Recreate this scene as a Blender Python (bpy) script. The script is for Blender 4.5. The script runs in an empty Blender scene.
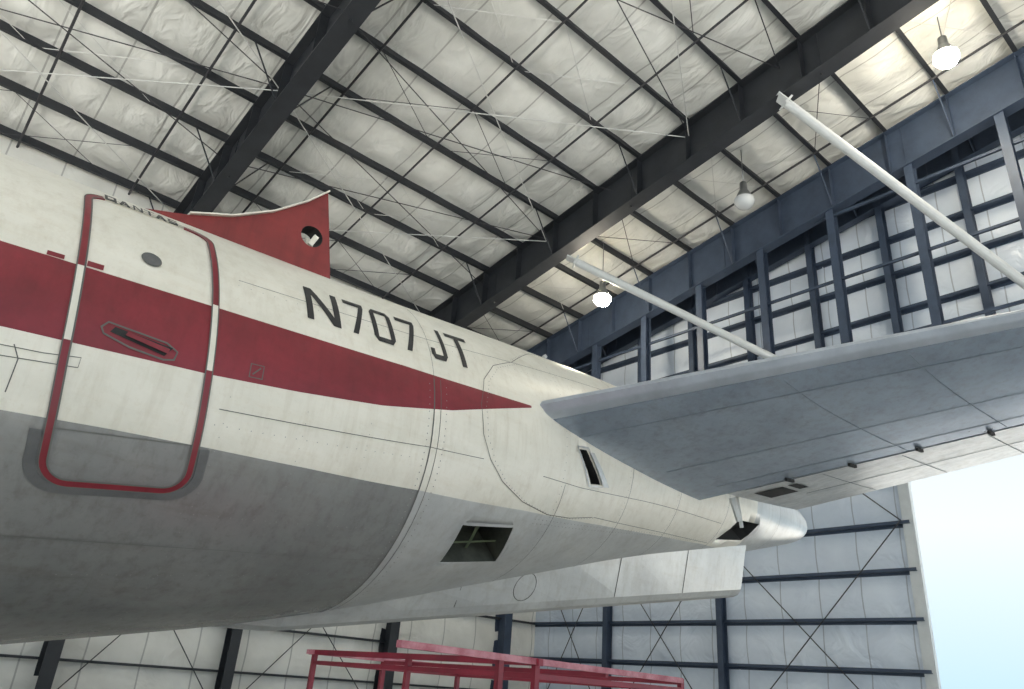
import bpy, math, random, bmesh
from mathutils import Vector, Matrix
random.seed(4)
SC=bpy.context.scene
COL=SC.collection
D=math.radians
# ------------------------------------------------------------ materials
def mat(name,col,rough=.6,metal=0,noise=0,nscale=3,bump=0,bscale=20,col2=None,stretch=(1,1,1),grime=0,emis=0):
    m=bpy.data.materials.new(name); m.use_nodes=True; nt=m.node_tree; N=nt.nodes; L=nt.links
    b=N['Principled BSDF']; b.inputs['Roughness'].default_value=rough; b.inputs['Metallic'].default_value=metal
    b.inputs['Base Color'].default_value=(*col,1)
    if emis:
        b.inputs['Emission Color'].default_value=(*col,1); b.inputs['Emission Strength'].default_value=emis
    tc=N.new('ShaderNodeTexCoord'); mp=N.new('ShaderNodeMapping'); mp.inputs['Scale'].default_value=stretch
    L.new(tc.outputs['Object'],mp.inputs['Vector'])
    if noise:
        n=N.new('ShaderNodeTexNoise'); n.inputs['Scale'].default_value=nscale; n.inputs['Detail'].default_value=7; n.inputs['Roughness'].default_value=.65
        L.new(mp.outputs[0],n.inputs['Vector'])
        r=N.new('ShaderNodeValToRGB'); r.color_ramp.elements[0].position=.32; r.color_ramp.elements[1].position=.62
        c2=col2 or tuple(c*(1-noise) for c in col)
        r.color_ramp.elements[0].color=(*c2,1); r.color_ramp.elements[1].color=(*col,1)
        L.new(n.outputs['Fac'],r.inputs['Fac']); out=r.outputs[0]
        if grime:
            for (st,sc,lo,hi,amt) in (((2.2,2.2,.22),5.0,.30,.52,grime),((1,1,1),26.0,.30,.46,grime*.5),((.25,1,2.5),4.0,.28,.48,grime*.5)):
                m2=N.new('ShaderNodeMapping'); m2.inputs['Scale'].default_value=st; L.new(tc.outputs['Object'],m2.inputs['Vector'])
                g=N.new('ShaderNodeTexNoise'); g.inputs['Scale'].default_value=sc; g.inputs['Detail'].default_value=6; g.inputs['Roughness'].default_value=.7
                L.new(m2.outputs[0],g.inputs['Vector'])
                gr=N.new('ShaderNodeValToRGB'); gr.color_ramp.elements[0].position=lo; gr.color_ramp.elements[1].position=hi
                k=1-amt; gr.color_ramp.elements[0].color=(k,k*.98,k*.95,1); gr.color_ramp.elements[1].color=(1,1,1,1)
                L.new(g.outputs['Fac'],gr.inputs['Fac'])
                mx=N.new('ShaderNodeMixRGB'); mx.blend_type='MULTIPLY'; mx.inputs[0].default_value=1
                L.new(out,mx.inputs[1]); L.new(gr.outputs[0],mx.inputs[2]); out=mx.outputs[0]
        L.new(out,b.inputs['Base Color'])
    if bump:
        n2=N.new('ShaderNodeTexNoise'); n2.inputs['Scale'].default_value=bscale; n2.inputs['Detail'].default_value=4
        L.new(mp.outputs[0],n2.inputs['Vector'])
        bp=N.new('ShaderNodeBump'); bp.inputs['Strength'].default_value=bump; bp.inputs['Distance'].default_value=.05
        L.new(n2.outputs['Fac'],bp.inputs['Height']); L.new(bp.outputs[0],b.inputs['Normal'])
    return m
M_white=mat('paint_cream_white',(.77,.735,.645),.34,0,.15,1.3,.08,4,col2=(.68,.65,.56),stretch=(1,1,2),grime=.10)
M_grey=mat('paint_belly_grey',(.31,.31,.30),.27,.35,.3,1.0,.16,2.5,col2=(.23,.23,.225),grime=.18)
M_red=mat('paint_dark_red',(.225,.017,.029),.42,0,.3,2.2,.07,6,col2=(.16,.013,.021),grime=.15)
M_redfin=mat('paint_fin_red',(.235,.027,.026),.5,0,.3,2.2,.08,6,col2=(.17,.02,.019),grime=.2)
M_alu=mat('aluminium_light',(.58,.585,.57),.28,.3,.3,1.2,.12,3,col2=(.45,.455,.45),grime=.14)
M_elev=mat('elevator_silver',(.70,.71,.71),.30,.4,.3,2.5,.10,8,col2=(.50,.52,.53),stretch=(3,1,1),grime=.2)
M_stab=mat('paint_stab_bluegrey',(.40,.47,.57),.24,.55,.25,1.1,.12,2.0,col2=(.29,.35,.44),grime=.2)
M_le=mat('stab_leading_edge_metal',(.50,.55,.62),.3,.5,.2,3)
M_line=mat('panel_seam',(.12,.12,.11),.8)
M_seam2=mat('stab_seam',(.15,.18,.21),.8)
M_rivet=mat('rivet_grey',(.22,.22,.21),.7)
M_scuff=mat('scuff_plate_grey',(.12,.12,.12),.6,0,.3,5)
M_dark=mat('dark_recess',(.02,.02,.02),.8)
M_pit=mat('bay_interior',(.06,.065,.05),.8,0,.6,6)
M_letter=mat('black_letters',(.018,.018,.02),.5)
M_steel=mat('steel_dark',(.030,.033,.039),.5,.1,.3,2)
M_steelb=mat('steel_haze_tint',(.052,.074,.118),.5,.1,.3,2)  # steel with the blue haze from the door painted into its colour
M_wht=mat('white_strut_paint',(.60,.62,.62),.4,0,.1,4)
M_redst=mat('stand_red',(.24,.016,.034),.45,0,.4,5)
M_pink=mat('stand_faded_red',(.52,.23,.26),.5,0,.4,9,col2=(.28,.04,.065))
M_floor=mat('concrete_floor',(.50,.49,.46),.5,0,.2,.6,.05,6)
M_cable=mat('cable_light',(.6,.6,.58),.5)
M_cabled=mat('rod_dark',(.035,.035,.04),.6)
M_lampb=mat('lamp_housing',(.22,.23,.24),.3,.8)
M_lens=mat('lamp_lens',(1,.90,.70),.3,emis=80)
M_lensoff=mat('lamp_glass',(.55,.57,.58),.25)
def insul(name,col,c2,ax,sp,st=(1,1,1),dist=.16):
    m=bpy.data.materials.new(name); m.use_nodes=True; nt=m.node_tree; N=nt.nodes; L=nt.links; b=N['Principled BSDF']
    b.inputs['Roughness'].default_value=.34
    tc=N.new('ShaderNodeTexCoord'); n=N.new('ShaderNodeTexNoise'); n.inputs['Scale'].default_value=.9; n.inputs['Detail'].default_value=6
    L.new(tc.outputs['Object'],n.inputs['Vector'])
    r=N.new('ShaderNodeValToRGB'); r.color_ramp.elements[0].position=.3; r.color_ramp.elements[1].position=.65
    r.color_ramp.elements[0].color=(*c2,1); r.color_ramp.elements[1].color=(*col,1)
    L.new(n.outputs['Fac'],r.inputs['Fac'])
    sx=N.new('ShaderNodeSeparateXYZ'); L.new(tc.outputs['Object'],sx.inputs[0])
    dv=N.new('ShaderNodeMath'); dv.operation='DIVIDE'; dv.inputs[1].default_value=sp; L.new(sx.outputs[ax],dv.inputs[0])
    fr=N.new('ShaderNodeMath'); fr.operation='FRACT'; L.new(dv.outputs[0],fr.inputs[0])
    lt=N.new('ShaderNodeMath'); lt.operation='LESS_THAN'; lt.inputs[1].default_value=.03; L.new(fr.outputs[0],lt.inputs[0])
    mx=N.new('ShaderNodeMixRGB'); mx.blend_type='MULTIPLY'; mx.inputs[2].default_value=(.6,.6,.6,1)
    L.new(lt.outputs[0],mx.inputs[0]); L.new(r.outputs[0],mx.inputs[1]); L.new(mx.outputs[0],b.inputs['Base Color'])
    mp=N.new('ShaderNodeMapping'); mp.inputs['Scale'].default_value=st; L.new(tc.outputs['Object'],mp.inputs['Vector'])
    v=N.new('ShaderNodeTexNoise'); v.inputs['Scale'].default_value=1.1; v.inputs['Detail'].default_value=3; v.inputs['Distortion'].default_value=.8
    L.new(mp.outputs[0],v.inputs['Vector'])
    bp=N.new('ShaderNodeBump'); bp.inputs['Strength'].default_value=.6; bp.inputs['Distance'].default_value=dist
    L.new(v.outputs['Fac'],bp.inputs['Height']); L.new(bp.outputs[0],b.inputs['Normal'])
    return m
M_roof=insul('roof_insulation',(.77,.775,.74),(.60,.605,.57),0,1.55,(1.6,.8,1),.24)
M_wall=insul('wall_insulation_haze_tint',(.68,.74,.82),(.58,.64,.73),1,1.25)  # end wall: hazy door light put into the colour as a pale blue
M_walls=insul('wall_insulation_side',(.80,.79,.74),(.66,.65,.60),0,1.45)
# ------------------------------------------------------------ mesh builder
class MB:
    def __init__(s): s.v=[]; s.f=[]; s.m=[]
    def add(s,vs,fs,mi=0):
        o=len(s.v); s.v+= [tuple(v) for v in vs]; s.f+=[tuple(i+o for i in f) for f in fs]; s.m+=[mi]*len(fs)
    def frame(s,p,q,up):
        d=(q-p).normalized(); x=d.cross(up); x.normalize(); y=x.cross(d).normalized(); return d,x,y
    def box(s,p,q,w,h,up=Vector((0,0,1)),mi=0):
        p=Vector(p);q=Vector(q); d,x,y=s.frame(p,q,Vector(up)); vs=[]
        for c in (p,q):
            for a,b in ((-1,-1),(1,-1),(1,1),(-1,1)): vs.append(c+x*(a*w/2)+y*(b*h/2))
        s.add(vs,[(0,1,2,3),(7,6,5,4),(0,4,5,1),(1,5,6,2),(2,6,7,3),(3,7,4,0)],mi)
    def ibeam(s,p,q,depth,w,tf=.03,tw=.02,up=(0,0,1),mi=0):
        p=Vector(p);q=Vector(q); d,x,y=s.frame(p,q,Vector(up))
        for sg in (-1,1):
            o=y*(sg*(depth/2-tf/2)); s.box(p+o,q+o,w,tf,up,mi)
        s.box(p,q,tw,depth-2*tf,up,mi)
    def cpurlin(s,p,q,depth,w,t=.012,up=(0,0,1),mi=0):
        p=Vector(p);q=Vector(q); d,x,y=s.frame(p,q,Vector(up))
        s.box(p,q,t,depth,up,mi)
        s.box(p+x*(w/2)-y*(depth/2),q+x*(w/2)-y*(depth/2),w,t,up,mi)
        s.box(p-x*(w/2)+y*(depth/2),q-x*(w/2)+y*(depth/2),w,t,up,mi)
    def tube(s,p,q,r,n=8,mi=0):
        p=Vector(p);q=Vector(q); d=(q-p).normalized(); up=Vector((0,0,1)) if abs(d.z)<.9 else Vector((1,0,0))
        d,x,y=s.frame(p,q,up); vs=[]
        for c in (p,q):
            for i in range(n):
                a=2*math.pi*i/n; vs.append(c+x*(r*math.cos(a))+y*(r*math.sin(a)))
        fs=[(i,(i+1)%n,n+(i+1)%n,n+i) for i in range(n)]+[tuple(range(n))[::-1],tuple(range(n,2*n))]
        s.add(vs,fs,mi)
    def done(s,name,mats,parent=None,smooth=False):
        me=bpy.data.meshes.new(name); me.from_pydata(s.v,[],s.f)
        if not isinstance(mats,(list,tuple)): mats=[mats]
        for m in mats: me.materials.append(m)
        me.polygons.foreach_set('material_index',s.m)
        if smooth: me.polygons.foreach_set('use_smooth',[True]*len(me.polygons))
        me.update()
        o=bpy.data.objects.new(name,me); COL.objects.link(o)
        if parent: o.parent=parent
        return o
def empty(name,loc=(0,0,0)):
    e=bpy.data.objects.new(name,None); COL.objects.link(e); return e
# ------------------------------------------------------------ camera
F=750.0
p,t,r=D(50),D(24.5),D(4.45)
fw=Vector((math.cos(t)*math.cos(p),math.cos(t)*math.sin(p),math.sin(t)))
r0=Vector((math.sin(p),-math.cos(p),0)); u0=r0.cross(fw)
R=r0*math.cos(r)+u0*math.sin(r); U=-r0*math.sin(r)+u0*math.cos(r)
cd=bpy.data.cameras.new('camera'); co=bpy.data.objects.new('camera',cd); COL.objects.link(co)
MM=Matrix((R,U,-fw)).transposed().to_4x4(); MM.translation=Vector((0,0,1.65)); co.matrix_world=MM
cd.sensor_width=36; cd.lens=36*F/1024; cd.clip_end=500; SC.camera=co
# ------------------------------------------------------------ hangar shell
SL=.178; YW=23.4; XE=22.0; RZ=19.1      # rafter-top plane z = RZ - SL*y
RIDGE=-4.0
def rz(y): return RZ-SL*y if y>=RIDGE else RZ-SL*RIDGE+SL*(y-RIDGE)
X0,Y0=-14.0,-16.0
b=MB(); b.add([(X0-26,Y0-44,0),(XE+40,Y0-44,0),(XE+40,YW+.3,0),(X0-26,YW+.3,0)],[(0,1,2,3)]); b.done('floor',M_floor)
PY=[23.1-1.82*k for k in range(22)]
PY=[y for y in PY if y>Y0]
b=MB(); NY=int((YW-Y0)/.3); NX=int((XE-X0)/.3)
vs=[]
for i in range(NX+1):
    x=X0+(XE-X0)*i/NX
    for j in range(NY+1):
        y=YW-(YW-Y0)*j/NY
        ph=((23.1-y)/1.82)%1.0
        s=math.sin(math.pi*ph)
        z=rz(y)+.34-.02-.12*s**.7-.06*s*abs(math.sin(math.pi*x/1.55))+.03*math.sin(x*4.1+1.3*math.sin(y*1.1))*s+random.uniform(-.012,.012)*s
        vs.append((x,y,z))
fs=[(i*(NY+1)+j,(i+1)*(NY+1)+j,(i+1)*(NY+1)+j+1,i*(NY+1)+j+1) for i in range(NX) for j in range(NY)]
b.add(vs,fs); b.done('ceiling',M_roof,smooth=True)
b=MB()
b.add([(X0-1,YW+.4,rz(YW)+.45),(XE+.5,YW+.4,rz(YW)+.45),(XE+.5,RIDGE,rz(RIDGE)+.45),(X0-1,RIDGE,rz(RIDGE)+.45),(XE+.5,Y0-1,rz(Y0)+.37),(X0-1,Y0-1,rz(Y0)+.37)],[(0,1,2,3),(3,2,4,5)])
b.done('roof_light_blocker',M_steel)  # unseen sheet above the insulation, added to block light
b=MB()
for y in PY:
    b.cpurlin((X0,y,rz(y)+.15),(XE,y,rz(y)+.15),.30,.12)
b.done('roof_purlins',M_steel)
def rafter(x,dep=1.25,w=.42,mt=M_steel,y1=YW,col=True):
    b=MB()
    for (ya,yb) in ((y1,RIDGE),(RIDGE,Y0)):
        b.ibeam((x,ya,rz(ya)-dep/2-.01),(x,yb,rz(yb)-dep/2-.01),dep,w,.035,.02)
    for y in PY:
        for sx in (-1,1):
            b.box((x+sx*w/4,y,rz(y)-dep+.05),(x+sx*w/4,y,rz(y)-.05),w/2-.02,.015,(0,1,0))
    if col: b.ibeam((x,y1-.35,0),(x,y1-.35,rz(y1)-dep),.6,.35,.03,.02,up=(0,1,0))
    for y in PY[::2]:
        for sx in (-1,1):
            b.tube((x+sx*w/2,y,rz(y)-dep+.05),(x+sx*1.1,y,rz(y)+.02),.022,6)
    for y in (19.0,12.6,6.3,0.2):
        b.box((x-.03,y,rz(y)-dep/2-.01),(x+.03,y,rz(y)-dep/2-.01),.035,dep+.1,(0,0,1))
    return b.done('roof_rafter',mt)
for x in (-5.0,4.96,14.95): rafter(x,1.4,.5)
rafter(20.0,1.55,.4,M_steelb,YW)
rafter(21.65,1.1,.3,M_steelb,YW,False)
b=MB(); b.ibeam((9.6,YW-.3,0),(9.6,YW-.3,rz(YW)-.1),.45,.3,.03,.02,up=(0,1,0)); b.done('wall_column',M_steel)
b=MB()
for k in range(-2,8):
    x=.2+3.12*k
    if x>21: continue
    for (ya,yb) in ((YW,RIDGE),(RIDGE,Y0)):
        b.tube((x,ya,rz(ya)-.02),(x,yb,rz(yb)-.02),.036,6)
b.done('roof_sag_rods',M_cabled)
b=MB(); bd=MB()
yn=[23.1,19.8,16.4,13.4,10.4,7.4,4.4,1.4,-1.6]
for (xa,xb) in ((-5,4.96),(4.96,14.95)):
    for i in range(8):
        for st in ((1,) if i%2 else (1,2)):
            if i+st>8: continue
            ya,yb=yn[i],yn[i+st]
            q=b if st==2 else bd
            if st==1 and i%3==0: continue
            for (p1,p2) in (((xa,ya),(xb,yb)),((xa,yb),(xb,ya))):
                q.tube((p1[0],p1[1],rz(p1[1])-.2-.1*st),(p2[0],p2[1],rz(p2[1])-.2-.1*st),.016,5)
for (xa,xb) in ((-5,4.96),(4.96,14.95),(14.95,20)):
    for i in range(9):
        ya=PY[2*i]; yb=PY[2*i+1]
        for fx in ((.31,.62) if xb-xa>6 else (.5,)):
            xm=xa+(xb-xa)*fx
            for s in (-1,1):
                (b if i%2 else bd).tube((xm-1.5*s,ya,rz(ya)),(xm+1.5*s,yb,rz(yb)),.012,4)
b.done('roof_brace_cables',M_cable); bd.done('roof_brace_rods',M_cabled)
def wallgrid(b,axis,c,a0,a1,z0,z1fn,inward,step=.33):
    n=int((a1-a0)/step); m=60; vs=[]
    for i in range(n+1):
        a=a0+(a1-a0)*i/n; zt=z1fn(a)
        for j in range(m+1):
            z=z0+(zt-z0)*j/m
            ph=((z-.18)/1.27)%1.0; s=math.sin(math.pi*ph)
            o=inward*(.09*s**.7+random.uniform(-.008,.008)*s)
            vs.append((a,c+o,z) if axis=='y' else (c+o,a,z))
    fs=[(i*(m+1)+j,(i+1)*(m+1)+j,(i+1)*(m+1)+j+1,i*(m+1)+j+1) for i in range(n) for j in range(m)]
    b.add(vs,fs)
GZ=[.18+1.27*k for k in range(0,15)]
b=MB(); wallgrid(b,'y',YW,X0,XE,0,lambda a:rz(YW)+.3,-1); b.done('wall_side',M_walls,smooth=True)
b=MB()
for z in GZ:
    if z<rz(YW): b.cpurlin((X0,YW-.12,z),(XE,YW-.12,z),.2,.06,up=(0,1,0))
b.done('wall_girts_side',M_steel)
OY,OZ=8.4,9.3
b=MB()
wallgrid(b,'x',XE,OY,YW,0,lambda a:rz(a)+.3,-1)
wallgrid(b,'x',XE,-14,OY,OZ,lambda a:rz(a)+.3,-1)
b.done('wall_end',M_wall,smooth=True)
b=MB()
for z in GZ:
    ymax=min(YW,(RZ-z)/SL)
    ymin=OY if z<OZ else -14
    if ymax>ymin+1: b.cpurlin((XE-.14,ymax,z),(XE-.14,ymin,z),.2,.08,up=(1,0,0))
b.done('wall_girts_end',M_steelb)
b=MB()
for y in (19.3,14.5):
    b.ibeam((XE-.3,y,0),(XE-.3,y,OZ+1),.3,.2,.02,.015,up=(1,0,0))
for k in range(-6,7):
    y=7.87+2.45*k
    if y<YW-1: b.ibeam((XE-.33,y,OZ),(XE-.33,y,rz(y)-.3),.3,.2,.02,.015,up=(1,0,0))
b.done('wall_columns_end',M_steelb)
b=MB()
b.box((XE-.1,OY+.06,0),(XE-.1,OY+.06,OZ),.3,.16,(1,0,0)); b.box((XE-.1,OY,OZ),(XE-.1,-14,OZ),.3,.2)
b.done('trim_door_frame',M_wht)
b=MB()
for (ya,yb) in ((YW-.5,19.3),(19.3,14.5),(14.5,8.6)):
    for (za,zb) in ((.5,6.6),(6.6,12)):
        b.tube((XE-.32,ya,za),(XE-.32,yb,zb),.018,5); b.tube((XE-.32,yb,za),(XE-.32,ya,zb),.018,5)
b.done('wall_brace_cables',M_cabled)
b=MB()
for (xa,xb) in ((4.96,9.6),(9.6,14.95)):
    b.tube((xa,YW-.3,.3),(xb,YW-.3,6),.016,5); b.tube((xb,YW-.3,.3),(xa,YW-.3,6),.016,5)
b.done('side_wall_brace_cables',M_cabled)
b=MB()
for k in range(-5,7):
    y=6.24+2.47*k
    if y<22: b.ibeam((20,y,9.6),(20,y,rz(y)-1.5),.28,.24,.02,.015,up=(1,0,0))
b.ibeam((20,YW-.3,9.5),(20,-14,9.5),.5,.3)
for z in (11.3,13.6,15.9):
    ymax=min(YW-.3,(RZ-1.5-z)/SL)
    if ymax>-13: b.box((20.1,ymax,z),(20.1,-14,z),.08,.08)
b.done('door_header_truss',M_steelb)
for (p1,p2) in (((14.95,7.3,16.2),(20.0,4.15,11.75)),((14.95,14.9,14.35),(20.0,10.95,11.5))):
    b=MB(); p1=Vector(p1); p2=Vector(p2); d=(p2-p1).normalized()
    b.tube(p1,p2+d*1.0,.13,14); b.box(p1-d*.35,p1+d*.1,.3,.04); b.box(p1-d*.05,p1,.34,.34)
    b.done('diagonal_strut',M_wht,smooth=False)
def lamp(x,y,z,on):
    e=empty('high_bay_lamp')
    K=.84
    b=MB(); top=rz(y)
    b.tube((x,y,z+.75*K),(x,y,top),.015,6)
    n=20; prof=[(.06,.8),(.13,.75),(.14,.45),(.17,.40),(.30,.12),(.32,.0),(.30,.0),(.16,.36)]
    vs=[]
    for (r_,h_) in prof:
        for i in range(n): vs.append((x+K*r_*math.cos(2*math.pi*i/n),y+K*r_*math.sin(2*math.pi*i/n),z+K*h_))
    fs=[(j*n+i,j*n+(i+1)%n,(j+1)*n+(i+1)%n,(j+1)*n+i) for j in range(len(prof)-1) for i in range(n)]
    b.add(vs,fs); b.done('housing',M_lampb,e,True)
    b=MB(); vs=[]
    for (r_,h_) in ((.35,.04),(.36,-.08),(.26,-.22),(.1,-.28)):
        for i in range(n): vs.append((x+K*r_*math.cos(2*math.pi*i/n),y+K*r_*math.sin(2*math.pi*i/n),z+h_))
    fs=[(j*n+i,j*n+(i+1)%n,(j+1)*n+(i+1)%n,(j+1)*n+i) for j in range(3) for i in range(n)]+[tuple(range(3*n,4*n))]
    b.add(vs,fs); b.done('lens',M_lens if on else M_lensoff,e,True)
    if on:
        l=bpy.data.lights.new('lamp_light','POINT'); l.energy=60; l.color=(1,.93,.82); l.shadow_soft_size=.3
        o=bpy.data.objects.new('lamp_light',l); o.location=(x,y,z-.65); COL.objects.link(o); o.parent=e
lamp(17,15.6,14.1,True); lamp(17,9.93,15.45,False); lamp(17,4.0,17.0,True)
# ------------------------------------------------------------ aircraft
air=empty('jet_airliner')
ST=[(-8,4.7,0.75,1.88),(-4,4.78,0.95,1.88),(-1,4.85,1.33,1.85),(1,4.92,1.66,1.78),(3,5.03,2.04,1.62),(5,5.18,2.56,1.38),(7,5.28,3.08,1.08),(8.5,5.15,3.4,.86),(9.8,4.95,3.66,.68),(11,4.72,3.96,.44),(11.55,4.58,4.12,.27),(11.72,4.48,4.24,.13)]
def interp(x,k):
    n=len(ST)
    if x<=ST[0][0]: return ST[0][k]
    if x>=ST[-1][0]: return ST[-1][k]
    for i in range(n-1):
        if ST[i][0]<=x<=ST[i+1][0]: break
    def m(j):
        if j==0: return (ST[1][k]-ST[0][k])/(ST[1][0]-ST[0][0])
        if j==n-1: return (ST[-1][k]-ST[-2][k])/(ST[-1][0]-ST[-2][0])
        return (ST[j+1][k]-ST[j-1][k])/(ST[j+1][0]-ST[j-1][0])
    h=ST[i+1][0]-ST[i][0]; t=(x-ST[i][0])/h
    return (2*t**3-3*t*t+1)*ST[i][k]+(t**3-2*t*t+t)*h*m(i)+(-2*t**3+3*t*t)*ST[i+1][k]+(t**3-t*t)*h*m(i+1)
YC=6.3
def surf0(x,ph):
    zt,zb,a=interp(x,1),interp(x,2),interp(x,3); zc=zb+.45*(zt-zb); s=math.sin(ph)
    return Vector((x,YC-a*math.cos(ph),zc+(zt-zc if s>0 else zc-zb)*s))
def surf(x,deg,off=0.0):
    ph=D(deg); P=surf0(x,ph)
    if off:
        e=.01; a=surf0(x+e,ph)-surf0(x-e,ph); c=surf0(x,ph+e)-surf0(x,ph-e)
        n=a.cross(c)
        n.normalize()
        if n.dot(P-Vector((x,YC,P.z*.5+.5*(interp(x,1)+interp(x,2))/2)))<0: n=-n
        P=P+n*off
    return P
def pw(tab,x):
    if x<=tab[0][0]: return tab[0][1]
    for (a,c) in zip(tab,tab[1:]):
        if x<=c[0]: return a[1]+(c[1]-a[1])*(x-a[0])/(c[0]-a[0])
    return tab[-1][1]
TG=[(-8,-10),(.4,-11.5),(.9,-12.3),(1.5,-13.7),(2.2,-15.8),(3.2,-19.5),(4.5,-27),(5.8,-36),(8.3,-56),(9.5,-72),(12,-76)]
TB=[(-8,4),(.3,4.1),(1.4,3.5),(2,3.9),(2.7,5.0),(3.4,7.8),(4.0,12),(4.45,15.2),(12,15.2)]
TT=[(-8,21),(.1,20.6),(1.35,19.9),(2,19.5),(2.9,18.8),(3.6,17.5),(4.45,15.6),(12,15.6)]
xs=[-8+.2*i for i in range(37)]; xs=[x for x in xs if x<-.65]
x=-.6
while x<11.7: xs.append(round(x,3)); x+=.1
xs=[x for x in xs if x<11.65]+[11.68,11.72]
def ring(x):
    g,bt,tt=pw(TG,x),pw(TB,x),pw(TT,x); a=[]
    for i in range(14): a.append(-90+(g+90)*i/14)
    for i in range(6): a.append(g+(bt-g)*i/6)
    for i in range(5): a.append(bt+(tt-bt)*i/5)
    for i in range(14): a.append(tt+(90-tt)*i/14)
    for i in range(14): a.append(90+(90-tt)*i/14)
    for i in range(5): a.append(180-tt+(tt-bt)*i/5)
    for i in range(6): a.append(180-bt+(bt-g)*i/6)
    for i in range(14): a.append(180-g+(90+g)*i/14)
    return a
NR=78
def band(j):
    if j<14 or j>=64: return 'g'
    if j<20 or j>=58: return 'w'
    if j<25 or j>=53: return 's'
    return 'w'
b=MB(); vs=[]
for x in xs:
    for a in ring(x): vs.append(surf(x,a))
for i in range(len(xs)-1):
    xm=(xs[i]+xs[i+1])/2
    for j in range(NR):
        k=band(j)
        m=0
        if k=='g': m=1 if xm<3.2 else 3
        if k=='s': m=2 if xm<4.4 else 0
        if xm>9.3: m=3
        b.f.append((i*NR+j,(i+1)*NR+j,(i+1)*NR+(j+1)%NR,i*NR+(j+1)%NR)); b.m.append(m)
b.v=[tuple(v) for v in vs]
b.f.append(tuple(range(NR))); b.m.append(0)
b.f.append(tuple(range((len(xs)-1)*NR,len(xs)*NR))[::-1]); b.m.append(3)
fus=b.done('fuselage',[M_white,M_grey,M_red,M_alu,M_pit],air,True)
def fixn(o):
    bm=bmesh.new(); bm.from_mesh(o.data); bmesh.ops.recalc_face_normals(bm,faces=bm.faces); bm.to_mesh(o.data); bm.free()
fixn(fus)
def cutter(quad,depth,mt,n=4):
    b=MB(); vs=[]
    def Q(u,v):
        x=(1-u)*(1-v)*quad[0][0]+u*(1-v)*quad[1][0]+u*v*quad[2][0]+(1-u)*v*quad[3][0]
        a=(1-u)*(1-v)*quad[0][1]+u*(1-v)*quad[1][1]+u*v*quad[2][1]+(1-u)*v*quad[3][1]
        return x,a
    for off in (.08,-depth):
        for i in range(n+1):
            for j in range(n+1):
                x,a=Q(i/n,j/n); vs.append(surf(x,a,off))
    K=(n+1)*(n+1); fs=[]
    g=lambda i,j,l:l*K+i*(n+1)+j
    for i in range(n):
        for j in range(n):
            fs.append((g(i,j,0),g(i+1,j,0),g(i+1,j+1,0),g(i,j+1,0))); fs.append((g(i,j,1),g(i,j+1,1),g(i+1,j+1,1),g(i+1,j,1)))
        fs+= [(g(i,0,0),g(i,0,1),g(i+1,0,1),g(i+1,0,0)),(g(i,n,0),g(i+1,n,0),g(i+1,n,1),g(i,n,1)),(g(0,i,0),g(0,i+1,0),g(0,i+1,1),g(0,i,1)),(g(n,i,0),g(n,i,1),g(n,i+1,1),g(n,i+1,0))]
    b.add(vs,fs); o=b.done('cut',mt); fixn(o); return o
def cut(o,c):
    md=o.modifiers.new('b','BOOLEAN'); md.operation='DIFFERENCE'; md.object=c; md.solver='EXACT'
    try: md.material_mode='TRANSFER'
    except Exception: pass
    dg=bpy.context.evaluated_depsgraph_get(); me=bpy.data.meshes.new_from_object(o.evaluated_get(dg))
    o.modifiers.clear()
    if len(me.polygons)>10: o.data=me
    bpy.data.objects.remove(c)
cut(fus,cutter([(3.82,-32),(4.46,-34.5),(4.56,-53),(3.84,-49)],.35,M_pit))
cut(fus,cutter([(8.85,-26),(9.45,-26),(9.25,-50),(8.55,-50)],.2,M_dark))
cut(fus,cutter([(5.10,2),(5.22,2),(5.52,-14),(5.36,-14)],.15,M_dark))
class SB(MB):
    def patch(s,quad,nu,nv,off,mi=0):
        vs=[]
        for i in range(nu+1):
            for j in range(nv+1):
                u,v=i/nu,j/nv
                x=(1-u)*(1-v)*quad[0][0]+u*(1-v)*quad[1][0]+u*v*quad[2][0]+(1-u)*v*quad[3][0]
                a=(1-u)*(1-v)*quad[0][1]+u*(1-v)*quad[1][1]+u*v*quad[2][1]+(1-u)*v*quad[3][1]
                vs.append(surf(x,a,off))
        s.add(vs,[(i*(nv+1)+j,(i+1)*(nv+1)+j,(i+1)*(nv+1)+j+1,i*(nv+1)+j+1) for i in range(nu) for j in range(nv)],mi)
    def line(s,pts,w=.007,off=.003,mi=0,closed=False):
        P=[]
        n=len(pts); rng=range(n if closed else n-1)
        for i in rng:
            a=pts[i]; c=pts[(i+1)%n]
            L=(surf(*a)-surf(*c)).length; k=max(1,int(L/.08))
            for q in range(k): P.append((a[0]+(c[0]-a[0])*q/k,a[1]+(c[1]-a[1])*q/k))
        if not closed: P.append(pts[-1])
        W=[surf(x,a,off) for x,a in P]; Nn=[(surf(x,a,off+.05)-surf(x,a,off)).normalized() for x,a in P]
        vs=[]; m=len(W)
        for i in range(m):
            if closed: d=W[(i+1)%m]-W[i-1]
            else: d=W[min(i+1,m-1)]-W[max(i-1,0)]
            sd=d.cross(Nn[i]).normalized()*(w/2); vs+= [W[i]+sd,W[i]-sd]
        fs=[(2*i,2*i+1,2*((i+1)%m)+1,2*((i+1)%m)) for i in range(m if closed else m-1)]
        s.add(vs,fs,mi)
    def dots(s,pts,sp=.05,r=.006,off=.003,mi=0):
        for a,c in zip(pts,pts[1:]):
            L=(surf(*a)-surf(*c)).length; k=max(1,int(L/sp))
            for q in range(k):
                x=a[0]+(c[0]-a[0])*q/k; ph=a[1]+(c[1]-a[1])*q/k
                C=surf(x,ph,off); n=(surf(x,ph,off+.05)-C).normalized(); t1=n.cross(Vector((0,0,1))).normalized()*r; t2=n.cross(t1)
                s.add([C+t1,C+t2,C-t1,C-t2],[(0,1,2,3)],mi)
sb=SB()
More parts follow.
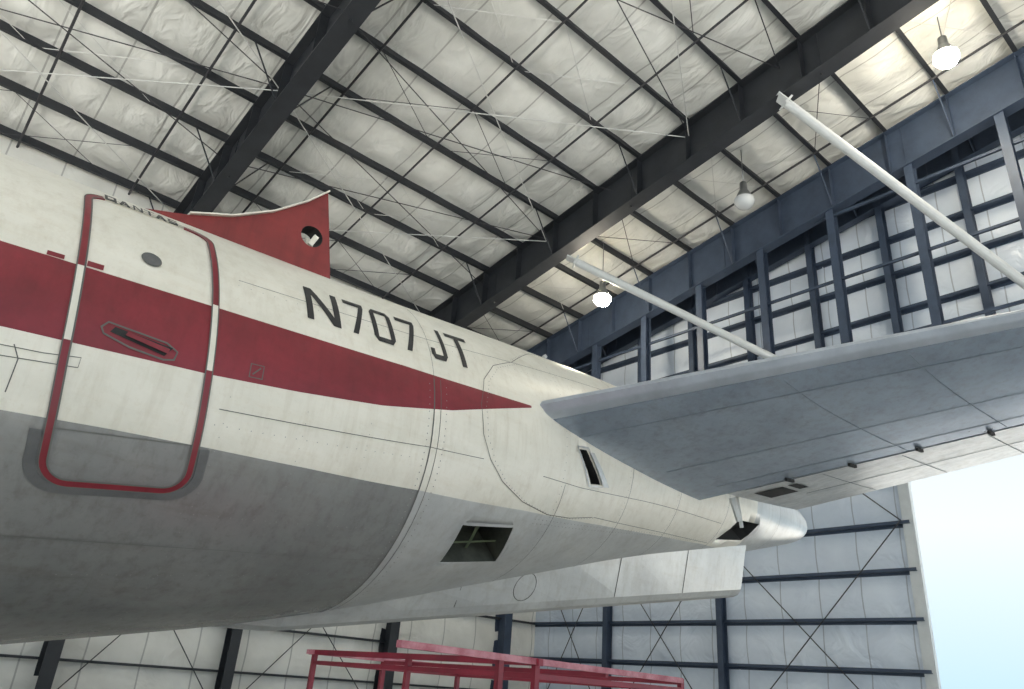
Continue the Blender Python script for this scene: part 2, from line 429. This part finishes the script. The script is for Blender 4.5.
def circ(x,a0=-88,a1=85,n=24): return [(x,a0+(a1-a0)*i/n) for i in range(n+1)]
for x in (4.95,6.1,7.2,8.45,10.1): sb.line(circ(x,-88,-15 if x<5.5 else 85),.006)
sb.line(circ(3.2,-88,17),.012); sb.line(circ(3.27,-88,17),.006); sb.line(circ(3.2,17,85),.004)
sb.line([(1.5,31),(3.2,33),(6.5,41)],.005)
sb.line([(1.5,-4),(3.2,-5),(3.8,-7)],.005)
sb.line([(-.5,-34),(1.9,-40),(3.2,-45)],.005)
sb.line([(-.5,-60),(1.5,-62),(3.2,-66)],.005)
sb.line([(4.6,-12),(5.2,-16),(6.5,-22),(8.4,-32)],.005)
sb.line([(5.6,-31),(7.2,-44),(8.4,-54)],.005)
arc=[(4.3,36),(3.98,30),(3.80,22),(3.73,12),(3.76,2),(3.88,-7),(4.08,-15),(4.42,-23),(4.84,-29),(5.2,-31),(5.58,-31)]
sb.line(arc,.006)
sb.line([(5.25,60),(4.8,52),(4.3,36)],.006)
for (u0_,u1,v0,v1) in ((2.35,2.75,-72,-55),(0.9,1.2,-58,-48)):
    sb.line([(u0_,v0),(u1,v0),(u1,v1),(u0_,v1)],.005,closed=True)
sb.line([(.30,1),(.50,1),(.68,1.5),(.68,-.5),(.30,-1)],.005)
sb.line([(.36,1.5),(.40,-1),(.40,-8)],.006)
sb.line([(1.64,4.9),(1.73,4.9),(1.73,8),(1.64,8)],.01,closed=True); sb.line([(1.66,5.6),(1.71,7.4)],.01)
seams=sb.done('panel_seams',M_line,air)
sb=SB()
sb.dots(circ(3.15,-88,17),.045); sb.dots(circ(3.33,-88,17),.045)
sb.dots([(x+.06,a-.5) for x,a in arc],.045); sb.dots([(5.2,58),(4.76,51),(4.26,36)],.05)
for x in (4.9,6.05,7.15,8.4): sb.dots(circ(x),.06,.005)
for x in (1.55,2.1,2.62): sb.dots(circ(x,-80,3),.09,.0035)
sb.dots([(1.5,-8),(3.1,-9)],.08,.004); sb.dots([(-.4,-21),(.5,-22)],.06,.005)
sb.dots([(4.7,-31),(8.4,-52)],.06,.006); sb.dots([(4.7,-33),(8.4,-54)],.06,.006)
sb.dots([(1.5,29),(6.0,33)],.09,.004); sb.dots([(1.5,-30),(3.1,-33)],.08,.004); sb.dots([(1.0,-47),(3.1,-50)],.08,.004)
sb.done('rivet_rows',M_rivet,air)
LET={
'N':[[(0,0),(.19,0),(.19,1),(0,1)],[(.81,0),(1,0),(1,1),(.81,1)],[(.0,1),(.23,1),(1,0),(.77,0)]],
'7':[[(0,.86),(1,.86),(1,1),(0,1)],[(.77,.86),(1,.86),(.50,0),(.24,0)]],
'0':[[(0,.13),(.22,.13),(.22,.87),(0,.87)],[(.78,.13),(1,.13),(1,.87),(.78,.87)],[(.0,.87),(1,.87),(.84,1),(.16,1)],[(.16,0),(.84,0),(1,.13),(0,.13)]],
'J':[[(.74,.12),(1,.12),(1,1),(.74,1)],[(.15,0),(.82,0),(1,.14),(.0,.14)],[(0,.1),(.26,.1),(.26,.3),(0,.3)]],
'T':[[(0,.86),(1,.86),(1,1),(0,1)],[(.39,0),(.61,0),(.61,.86),(.39,.86)]],
'Q':[[(0,0),(.25,0),(.25,1),(0,1)],[(.75,0),(1,0),(1,1),(.75,1)],[(0,.75),(1,.75),(1,1),(0,1)],[(0,0),(1,0),(1,.25),(0,.25)],[(.5,.3),(.7,.35),(1.1,-.1),(.9,-.15)]],
'A':[[(0,0),(.26,0),(.66,1),(.36,1)],[(.74,0),(1,0),(.66,1),(.36,1)],[(.25,.25),(.75,.25),(.75,.45),(.25,.45)]],
'S':[[(0,.78),(1,.78),(1,1),(0,1)],[(0,.40),(1,.40),(1,.6),(0,.6)],[(0,0),(1,0),(1,.22),(0,.22)],[(0,.5),(.25,.5),(.25,1),(0,1)],[(.75,0),(1,0),(1,.5),(.75,.5)]],
}
def text(sb,items,b0,b1,t0,t1,xa,xb,off=.0035):
    for (ch,x0,x1) in items:
        for q in LET[ch]:
            Q=[]
            for (u,v) in q:
                x=x0+(x1-x0)*u; s=(x-xa)/(xb-xa); bb=b0+(b1-b0)*s; tt=t0+(t1-t0)*s
                Q.append((x,bb+(tt-bb)*v))
            sb.patch(Q,4,5,off)
sb=SB()
text(sb,[('N',2.03,2.32),('7',2.38,2.57),('0',2.63,2.84),('7',2.90,3.10),('J',3.22,3.40),('T',3.46,3.72)],25.5,24.8,39,41.2,2.03,3.78)
text(sb,[('Q',.60,.675),('A',.69,.765),('N',.785,.85),('T',.86,.93),('A',.935,1.01),('S',1.025,1.09)],48.2,48.2,52.3,52.3,.6,1.07,.012)
sb.done('registration_letters',M_letter,air)
KV=33.3
def dsk(u,v): 
    k=.15+.05*max(0,(1.335-u)/.86)
    return (u+k*max(0,(1.45-v)/2.2)**1.6, v*KV)
def ringmesh(sb,po,pi,off,matfn):
    n=len(po)
    A=[surf(*dsk(*q),off) for q in po]; B=[surf(*dsk(*q),off) for q in pi]
    A0=[surf(*dsk(*q),-.01) for q in po]; B0=[surf(*dsk(*q),-.01) for q in pi]
    for i in range(n):
        j=(i+1)%n; mi=matfn((po[i][1]+po[j][1])/2*KV,(po[i][0]+po[j][0])/2)
        if mi<0: continue
        sb.add([A[i],A[j],B[j],B[i]],[(0,1,2,3)],mi); sb.add([A0[i],A0[j],A[j],A[i]],[(0,1,2,3)],mi); sb.add([B0[i],B0[j],B[j],B[i]],[(0,1,2,3)],mi)
def offs(x0,x1,v0,v1,r,d):
    n=9; P=[]
    for (cx,cy,a0) in ((x1,v1,0),(x0,v1,90),(x0,v0,180),(x1,v0,270)):
        sx=1 if cx==x1 else -1; sy=1 if cy==v1 else -1
        for i in range(n+1):
            a=D(a0+90*i/n); P.append((cx-sx*r,cy-sy*r,math.cos(a),math.sin(a)))
    full=[]
    for i in range(len(P)):
        a=P[i]; c=P[(i+1)%len(P)]
        k=max(1,int(math.dist(a[:2],c[:2])/.03))
        for q in range(k):
            t=q/k; full.append(tuple(a[m]+(c[m]-a[m])*t for m in range(4)))
    mk=lambda rr:[(a[0]+a[2]*rr,a[1]+a[3]*rr) for a in full]
    return mk(r),mk(r-d)
dx0,dx1,dv0,dv1=.475,1.335,-.765,1.50
o1,i1=offs(dx0,dx1,dv0,dv1,.17,.045)
sb=SB()
ringmesh(sb,o1,i1,.008,lambda a,u:(0 if (4<a<20.3) or (a>48.5 and .58<u<1.12) else 1))
sb.done('door_surround',[M_white,M_red],air)
sb=SB()
sb.line([dsk(*q) for q in o1],.008,.0095,closed=True)
sb.line([dsk(*q) for q in i1],.010,.0095,closed=True)
sb.done('door_seam',M_line,air)
o2,i2=offs(dx0-.07,dx1+.07,dv0-.045,dv1,.2,.06)
sb=SB(); ringmesh(sb,o2,i2,.006,lambda a,u:(0 if a<-14.0 else -1))
for k in range(0,len(o2),2):
    q=o2[k]; q2=i2[k]
    if q[1]*KV<-15 :
        c=((q[0]*.7+q2[0]*.3),(q[1]*.7+q2[1]*.3)); x_,a_=dsk(*c); sb.dots([(x_,a_),(x_+.001,a_)],.05,.006,.008,1)
sb.done('door_scuff_plate',[M_scuff,M_line],air)
sb=SB()
def disc(sb,x,a,r,off,mi,n=24):
    C=surf(x,a,off); nn=(surf(x,a,off+.05)-C).normalized(); t1=nn.cross(Vector((0,0,1))).normalized(); t2=nn.cross(t1)
    sb.add([C]+[C+t1*r*math.cos(2*math.pi*i/n)+t2*r*math.sin(2*math.pi*i/n) for i in range(n)],[(0,1+i,1+(i+1)%n) for i in range(n)],mi)
disc(sb,.915,28,.064,.005,1); disc(sb,.915,28,.054,.008,3)
sb.line([(.73,8.2),(.76,9.5),(1.10,8.0),(1.17,6.6),(1.16,4.8),(1.1,4.4),(.9,5.4),(.75,7)],.012,.004,1,True)
sb.patch([(.78,7.6),(1.10,5.2),(1.14,7.2),(.80,8.8)],6,3,.004,0)
sb.patch([(.86,7.4),(1.11,5.6),(1.12,6.6),(.87,8.2)],4,2,.02,2)
sb.done('door_handle_and_porthole',[M_dark,M_line,M_red,M_scuff],air)
sb=SB(); sb.line([dsk(dx0+.05,-.41),dsk(dx1-.05,-.41)],.006,.006)
sb.done('door_lower_seam',M_line,air)
sb=SB(); sb.patch([(.57,20.6),(.66,20.6),(.66,22),(.57,22)],2,2,.004); sb.patch([(.36,20.5),(.45,20.5),(.45,21.6),(.36,21.6)],2,2,.004)
sb.done('small_placards',M_red,air)
sb=SB(); sb.line([(3.80,-31.5),(4.48,-34),(4.58,-53.5),(3.82,-49.5)],.03,.004,closed=True); sb.line([(5.07,3),(5.25,3),(5.56,-15),(5.33,-15)],.02,.004,closed=True)
sb.done('opening_frames',M_alu,air)
sb=SB(); sb.patch([(4.16,-33.5),(4.20,-33.7),(4.28,-51.5),(4.24,-51.3)],2,4,-.15); sb.patch([(3.83,-43),(4.5,-45),(4.5,-46),(3.83,-44)],4,1,-.1)
sb.done('bay_ribs',mat('zinc_primer',(.09,.115,.06),.7,0,.4,8),air)
sb=SB(); sb.patch([(5.24,1),(5.31,1),(5.64,-15),(5.54,-15)],1,4,.03); sb.done('pivot_seal_plate',M_alu,air)
# ---- horizontal stabiliser
TH=[(0,0),(.0125,.0142),(.025,.0196),(.05,.0267),(.1,.0351),(.2,.0430),(.3,.0450),(.4,.0435),(.5,.0397),(.6,.0342),(.7,.0275),(.8,.0197),(.9,.0109),(1,.001)]
def th(c):
    for a,d in zip(TH,TH[1:]):
        if c<=d[0]: return a[1]+(d[1]-a[1])*(c-a[0])/(d[0]-a[0])
    return .001
def stabpt(sg,s,c,side,scale=.90):
    xl=4.52+.59*s; xt=9.42+.21*s; ch=xt-xl
    z=4.09+.18*s+side*th(c)*ch*scale
    return Vector((xl+c*ch,YC-sg*(1.36+s),z))
def stabpart(sg,c0,c1,name,mt,s0=-1.0,s1=5.6,nc=16):
    b=MB(); vs=[]; ns=16
    cs=[c0+(c1-c0)*(1-math.cos(math.pi*i/nc))/2 for i in range(nc+1)]
    loop=[(c,1) for c in cs]+[(c,-1) for c in reversed(cs)]
    m=len(loop)
    for i in range(ns+1):
        s=s0+(s1-s0)*i/ns
        for c,sd in loop: vs.append(stabpt(sg,s,c,sd))
    fs=[(i*m+j,(i+1)*m+j,(i+1)*m+(j+1)%m,i*m+(j+1)%m) for i in range(ns) for j in range(m)]
    fs+=[tuple(range(m)),tuple(range(ns*m,(ns+1)*m))[::-1]]
    b.add(vs,fs); o=b.done(name,mt,air,True); fixn(o)
    md=o.modifiers.new('e','EDGE_SPLIT'); md.split_angle=D(50); return o
for sg in (1,-1):
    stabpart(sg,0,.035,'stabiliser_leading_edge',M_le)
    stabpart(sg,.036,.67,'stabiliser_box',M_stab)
    stabpart(sg,.676,1.0,'elevator',M_elev,s0=-.1)
b=MB()
def und(s,c,off=.004): return stabpt(1,s,c,-1)-Vector((0,0,off))
def useg(b,a,c,w,mi=0,off=.004,n=8):
    for i in range(n):
        p=und(a[0]+(c[0]-a[0])*i/n,a[1]+(c[1]-a[1])*i/n,off); q=und(a[0]+(c[0]-a[0])*(i+1)/n,a[1]+(c[1]-a[1])*(i+1)/n,off)
        b.box(p,q,w,.003,(0,0,1),mi)
useg(b,(-.2,.12),(5,.12),.006); useg(b,(0,.4),(5,.4),.005); useg(b,(0,.59),(5,.59),.009); useg(b,(.1,.673),(5,.673),.018)
for s in (1.8,2.7,3.6): useg(b,(s,.057),(s,.67),.004)
for s in (.9,1.7,2.5): useg(b,(s,.69),(s,.99),.005)
useg(b,(.4,.84),(3.2,.84),.005)
b.done('stabiliser_seams',M_seam2,air)
b=MB()
for s in (.6,1.25,1.9,2.55,3.2):
    p=und(s,.65,.02); b.box(p,und(s,.685,.015),.03,.035)
b.done('elevator_hinges',M_dark,air)
b=MB()
for (s0,s1,c0,c1) in ((.08,.40,.72,.80),(.46,.56,.72,.78)):
    b.add([und(s0,c0,.006),und(s1,c0,.006),und(s1,c1,.006),und(s0,c1,.006)],[(0,1,2,3)])
b.done('stabiliser_access_openings',M_dark,air)
b=MB(); b.box((8.0,5.12,3.95),(8.10,5.10,3.68),.03,.08); b.box((8.15,5.15,4.0),(8.18,5.12,3.62),.03,.04); b.done('dangling_bracket',M_alu,air)
# ---- dorsal fin stub
b=MB()
prof=[(-1.2,4.86),(.2,5.0),(1.0,5.12),(1.38,5.24),(1.75,5.40),(2.1,5.63),(2.4,5.90),(2.6,6.13)]
n=len(prof); T=.13
vs=[]
for (x,z) in prof:
    w=T*.5+.02*(x+1.2)/4
    for y in (-w,w): vs.append((x,YC+y,z))
    for y in (-w*1.6,w*1.6): vs.append((x+(.28 if x>2.55 else 0),YC+y,4.7))
fs=[]
for i in range(n-1):
    a=i*4; c=a+4
    fs+=[(a,c,c+1,a+1),(a,a+2,c+2,c),(a+1,c+1,c+3,a+3),(a+2,a+3,c+3,c+2)]
fs+=[(0,1,3,2),((n-1)*4,(n-1)*4+2,(n-1)*4+3,(n-1)*4+1)]
b.add(vs,fs); fin=b.done('dorsal_fin_stub',M_redfin,air); fixn(fin)
cb=MB(); cb.tube((2.52,YC-1,5.555),(2.52,YC+1,5.555),.115,24); c=cb.done('cut',M_dark); fixn(c); cut(fin,c)
b=MB()
b.box((2.52,YC-.09,5.46),(2.57,YC-.09,5.58),.03,.05); b.tube((2.52,YC-.02,5.44),(2.52,YC-.02,5.55),.035,8)
for i in range(3,n-1):
    (xa,za),(xb,zb)=prof[i],prof[i+1]
    b.box((xa,YC,za+.01),(xb,YC,zb+.01),.24,.014,(0,0,1))
b.done('fin_stub_fittings',M_white,air)
b=MB(); b.box((5.6,6.2,5.15),(5.75,6.2,5.38),.05,.04); b.box((5.5,6.2,5.2),(5.8,6.2,5.2),.06,.12); b.done('crown_fittings',M_alu,air)
# ---- ventral fin
b=MB(); xs2=[2.0,2.4,2.9,3.5,4,5,6,7,8,9,9.55]; vs=[]
for x in xs2:
    zb_=1.93+(x-2.9)*.162
    if x<2.9: zb_=interp(x,2)+.005
    w=.30*min(1,(x-1.9)/1.0)+.02
    wb=.62*w
    ztp=interp(x,2)+.14
    for (dy,z) in ((-w*1.2,ztp),(-w*.8,zb_+.10),(-wb,zb_+.03),(-wb*.6,zb_),(wb*.6,zb_),(wb,zb_+.03),(w*.8,zb_+.10),(w*1.2,ztp)): vs.append((x,YC+dy,z))
m=8; n=len(xs2)
fs=[(i*m+j,(i+1)*m+j,(i+1)*m+(j+1)%m,i*m+(j+1)%m) for i in range(n-1) for j in range(m)]+[tuple(range(m)),tuple(range((n-1)*m,n*m))[::-1]]
b.add(vs,fs); vf=b.done('ventral_fin',M_alu,air); fixn(vf)
b=MB()
def vside(x,f):
    w=.32; zb_=1.93+(x-2.9)*.162+.1; zt=interp(x,2)+.14
    return Vector((x,YC-w*(.8+.4*f)-.006,zb_+(zt-zb_)*f))
for x in (4.6,6.9,8.2): b.box(vside(x,0),vside(x,.95),.006,.004,(0,1,0))
n=20; P=[vside(5.45+.15*math.cos(2*math.pi*i/n),.42+.36*math.sin(2*math.pi*i/n)) for i in range(n)]
for i in range(n): b.box(P[i],P[(i+1)%n],.006,.006,(0,1,0))
b.done('ventral_fin_seams',M_line,air)
# ------------------------------------------------------------ red work stand
st=empty('maintenance_stand')
b=MB(); bp=MB()
A=Vector((1.62,2.50,0)); dx=Vector((math.cos(D(4)),math.sin(D(4)),0)); dy=Vector((-dx.y,dx.x,0))
def P3(u,v,z): return A+dx*u+dy*v+Vector((0,0,z))
Ls,Ws,ZT=1.93,1.75,1.755; u1=.80
for (u,v) in [(u1-.22,0),(u1,0),(u1,Ws),(1.3,Ws),(Ls,0),(Ls,Ws),(u1,Ws*.5)]:
    b.box(P3(u,v,0),P3(u,v,ZT),.026,.026,(1,0,0))
for z in (1.70,1.25,.8,.15):
    for v in (0,Ws): b.box(P3(u1,v,z),P3(Ls,v,z),.022,.022)
    for u in (u1,Ls): b.box(P3(u,0,z),P3(u,Ws,z),.022,.022)
bp.box(P3(0.05,0,ZT+.012),P3(Ls,0,ZT-.01),.032,.026); bp.box(P3(u1-.05,Ws,ZT),P3(Ls,Ws,ZT-.01),.03,.024)
b.box(P3(u1,-.03,ZT),P3(u1,Ws+.05,ZT),.028,.028); b.box(P3(1.3,0,ZT-.02),P3(1.3,Ws,ZT-.02),.022,.022); b.box(P3(Ls,0,ZT-.02),P3(Ls,Ws,ZT-.02),.022,.022)
bp.box(P3(u1,Ws/2,.82),P3(Ls,Ws/2,.82),Ws-.03,.03)
b.done('frame',M_redst,st); bp.done('top_rails',M_pink,st)
# ------------------------------------------------------------ light
w=bpy.data.worlds.new('world'); SC.world=w; w.use_nodes=True; nt=w.node_tree; N=nt.nodes; L=nt.links
bg=N['Background']; tc=N.new('ShaderNodeTexCoord'); sp=N.new('ShaderNodeSeparateXYZ'); L.new(tc.outputs['Generated'],sp.inputs[0])
rp=N.new('ShaderNodeValToRGB'); L.new(sp.outputs[2],rp.inputs[0])
rp.color_ramp.elements[0].position=0; rp.color_ramp.elements[0].color=(.54,.79,.97,1)
rp.color_ramp.elements[1].position=.6; rp.color_ramp.elements[1].color=(.60,.80,1,1)
e=rp.color_ramp.elements.new(.2); e.color=(.88,.96,1,1)
L.new(rp.outputs[0],bg.inputs[0]); bg.inputs[1].default_value=.53
s=bpy.data.lights.new('sun','SUN'); s.energy=13; s.angle=D(1); s.color=(1,.96,.91)
so=bpy.data.objects.new('sun',s); COL.objects.link(so)
so.rotation_euler=Vector((.25,.25,-1)).to_track_quat('-Z','Y').to_euler()
SC.view_settings.view_transform='Standard'; SC.view_settings.exposure=1.07
